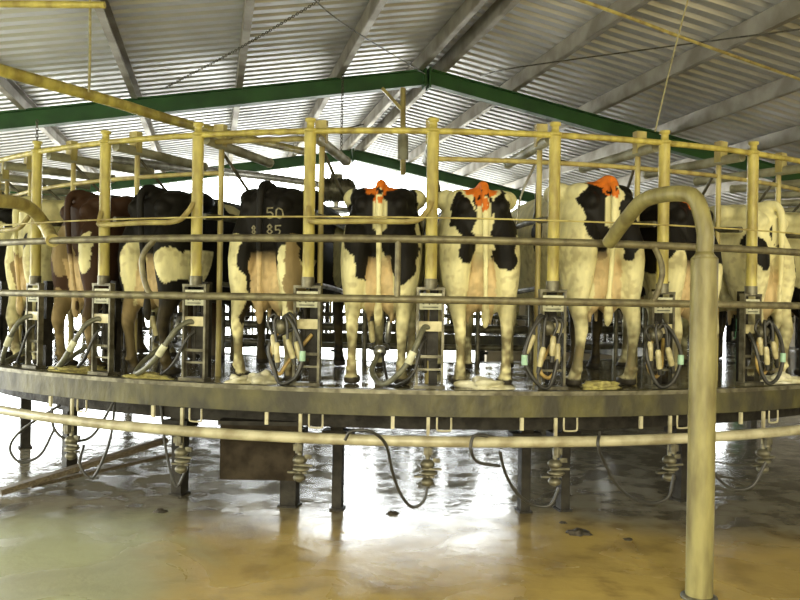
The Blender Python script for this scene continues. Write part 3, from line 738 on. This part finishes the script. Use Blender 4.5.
# brand on the rump of the black cow: 50 over 85
def brand(cow):
    me = cow.data; bvh = BVHTree.FromPolygons([v.co[:] for v in me.vertices], [p.vertices[:] for p in me.polygons])
    D = {'5':[(1,1),(0,1),(0,.55),(.6,.6),(1,.4),(.9,.1),(.4,0),(0,.08)], '0':[(.5,1),(0,.8),(0,.2),(.5,0),(1,.2),(1,.8),(.5,1)], '8':[(.5,.52),(.08,.75),(.5,1),(.92,.75),(.5,.52),(0,.25),(.5,0),(1,.25),(.5,.52)]}
    for ch, x0, z0, w_, h_ in (('5',.035,1.20,.045,.075),('0',.105,1.20,.045,.075),('8',.035,1.085,.04,.07),('5',.10,1.075,.045,.07),('8',-.085,1.085,.03,.06)):
        st = D[ch]; P = []
        for a, b in zip(st[:-1], st[1:]):
            for k in range(6):
                u = k/6; q = Vector((x0+w_*(a[0]*(1-u)+b[0]*u), -1, z0+h_*(a[1]*(1-u)+b[1]*u)))
                hit = bvh.ray_cast(q, Vector((0,1,0)))
                if hit[0]: P.append(hit[0])
        if len(P) > 2:
            MB().tube(P, .006, 6).build('brand_digit', M['brand'], cow)
brand(cows[2])
# the rest of the herd, further round
def generic(seed, base_):
    rnd = random.Random(seed); bl = []; fk = []
    oc = 'K' if base_ == 'W' else 'W'
    for _ in range(5): bl.append((oc, rnd.uniform(-.25,.25), rnd.uniform(.5,1.4), rnd.uniform(.06,.14), rnd.uniform(.1,.22), .6))
    for _ in range(5): fk.append((oc, rnd.choice((-.3,.3)), rnd.uniform(.6,1.8), rnd.uniform(.8,1.3), .2, rnd.uniform(.15,.35), rnd.uniform(.15,.3)))
    me = cow_mesh(seed, tail=rnd.uniform(-.05,.05)); paint(me, base_, bl, seed*1.3, False, fk, base_); return me
gm = [generic(101,'K'), generic(102,'K'), generic(103,'W')]
for i in (8,9,10,-2,-3,-4):
    lab = 'cow past the %s edge of the row, seen only as a sliver' % ('right' if i > 0 else 'left')
    place_cow(gm[i % 3], i, 0, lab)
for i in range(11, 36):
    if 13 <= i <= 34 and i % 4 != 1:
        me = gm[(i*7) % 3]
        place_cow(me, i, 0, ('black cow standing on the far side of the platform' if me is not gm[2] else 'white cow standing on the far side of the platform'), 'cows on the far side')

# ------------------------------------------------------------------ overhead pipes, wires, chains
def line(pts, r, m, name, lab, cat, sm=True, n=8):
    P = [at(*q) for q in pts]; P = smooth(P, 6) if sm and len(P) > 2 else P
    o = MB().tube(P, r, n).build(name, M[m], None, P[0]); tag(o, lab, cat); return o
line([(-60,50,4.9),(0,70,5.2),(110,101,6.0),(190,125,6.8),(305,152,9.0)], .042, 'yellow', 'overhead_pipe', 'long thick yellow pipe slanting across the upper left', 'pipe', n=14)
line([(-40,5,4.4),(0,4,4.4),(105,5,4.4)], .02, 'yellow', 'overhead_pipe', 'short yellow pipe at the very top left corner', 'pipe')
line([(540,-14,5.5),(630,18,6.0),(700,44,6.6),(830,90,8.2)], .014, 'cream', 'overhead_pipe', 'thin yellow conduit slanting across the upper right roof', 'pipe')
line([(110,160,9.5),(180,168,10.5),(260,176,12.5),(330,186,14)], .06, 'galv', 'overhead_pipe', 'grey pipe behind the stall posts above the black cow', 'pipe')
line([(90,-10,5.6),(90,50,5.6),(89,92,5.7)], .010, 'rope', 'hanging_rope', 'thin rope hanging to the yellow pipe at left', 'rope')
line([(305,-8,6.0),(350,28,7.0),(425,74,9.9)], .006, 'chain', 'stay_wire', 'thin wire running up from the green apex to the top', 'wire')
line([(690,-8,6.0),(672,60,6.2),(655,132,6.3)], .006, 'rope', 'stay_wire', 'pale thin wire hanging down onto a stall post at right', 'wire')
line([(480,76,9),(520,67,8),(680,45,7),(810,28,6)], .007, 'chain', 'stay_wire', 'dark cable crossing the right roof slope', 'wire')
line([(330,132,14),(400,122,14),(520,150,14),(600,170,14)], .012, 'chain', 'stay_wire', 'dark cable sagging beneath the ridge behind the posts', 'wire')
def chain(pts, lab, link=.045, r=.006):
    P = smooth([at(*q) for q in pts], 4); g = MB()
    # walk along the line
    out = [P[0]]; acc = 0
    for a, b in zip(P[:-1], P[1:]):
        d = (b-a).length; k = 0
        while acc + d*(1-k) >= link and d > 0:
            stp = (link-acc)/d; k += stp; out.append(a+(b-a)*k); acc = 0
            if k >= 1: break
        acc += d*(1-k) if k < 1 else 0
    for n_, (a, b) in enumerate(zip(out[:-1], out[1:])):
        t_ = (b-a).normalized(); u = t_.orthogonal().normalized(); w_ = t_.cross(u)
        if n_ % 2: u = w_
        c = (a+b)/2; e = link*.62
        g.tube([c+t_*e*math.cos(q)+u*e*.5*math.sin(q) for q in [2*PI*k/10 for k in range(10)]], r, 5, closed=True)
    o = g.build('chain', M['chain'], None, P[0]); tag(o, lab, 'chain')
chain([(330,-6,5.5),(240,48,6.4),(165,88,7.4)], 'chain slanting down the left roof slope', .026, .0035)
chain([(37,120,6.6),(37,150,6.6)], 'short chain hanging by the leftmost stall post', .03, .004)
chain([(343,72,9.9),(342,110,9.7),(341,172,9.5)], 'chain hanging from the green beam to the grey motor', .05, .005)
# drop pipe under the ridge and hanging brackets
root = empty('drop_pipe', at(404,170,10.2))
q0 = Vector(root.location)
MB().tube([at(403,88,10.2)-q0, at(403,175,10.2)-q0], .035, 10).build('down_tube', M['cream'], root)
MB().beam(at(382,88,10.2)-q0, at(402,110,10.2)-q0, .04,.04).build('strut', M['cream'], root)
MB().tube([at(403,135,10.2)-q0, at(403,160,10.2)-q0], .07, 12).build('fitting', M['tubegrey'], root)
tag(root, 'vertical cream pipe hanging under the roof apex', 'pipe')
# motor hanging behind
root = empty('fan_motor', at(338,190,9.5)); 
R90 = Matrix.Rotation(PI/2, 3, 'Y')
MB().lathe([(.02,-.22),(.13,-.21),(.14,-.18),(.14,.14),(.11,.19),(.05,.22)], (0,0,0), 20, R90).build('housing', M['mid'], root)
g = MB()
for k in range(9): g.lathe([(.155,-.006),(.155,.006)], (-.16+k*.035,0,0), 20, R90)
g.build('cooling_fins', M['mid'], root)
MB().box((-.02,0,.16),(.14,.12,.06)).build('terminal_box', M['mid'], root)
MB().lathe([(.03,-.02),(.17,-.03),(.18,0),(.16,.02),(.02,.03)], (-.02,0,-.24), 20).tube([(-.02,0,-.22),(-.02,0,-.1)], .03).build('flange', M['galv'], root)
tag(root, 'grubby grey motor hanging beside the middle stall posts', 'motor')
# diagonal stay bars in gap right of middle
line([(537,160,6.4),(520,200,6.4),(514,250,6.4)], .010, 'galv', 'stay_bar', 'thin bright slanting bar between the middle-right cows', 'bar')
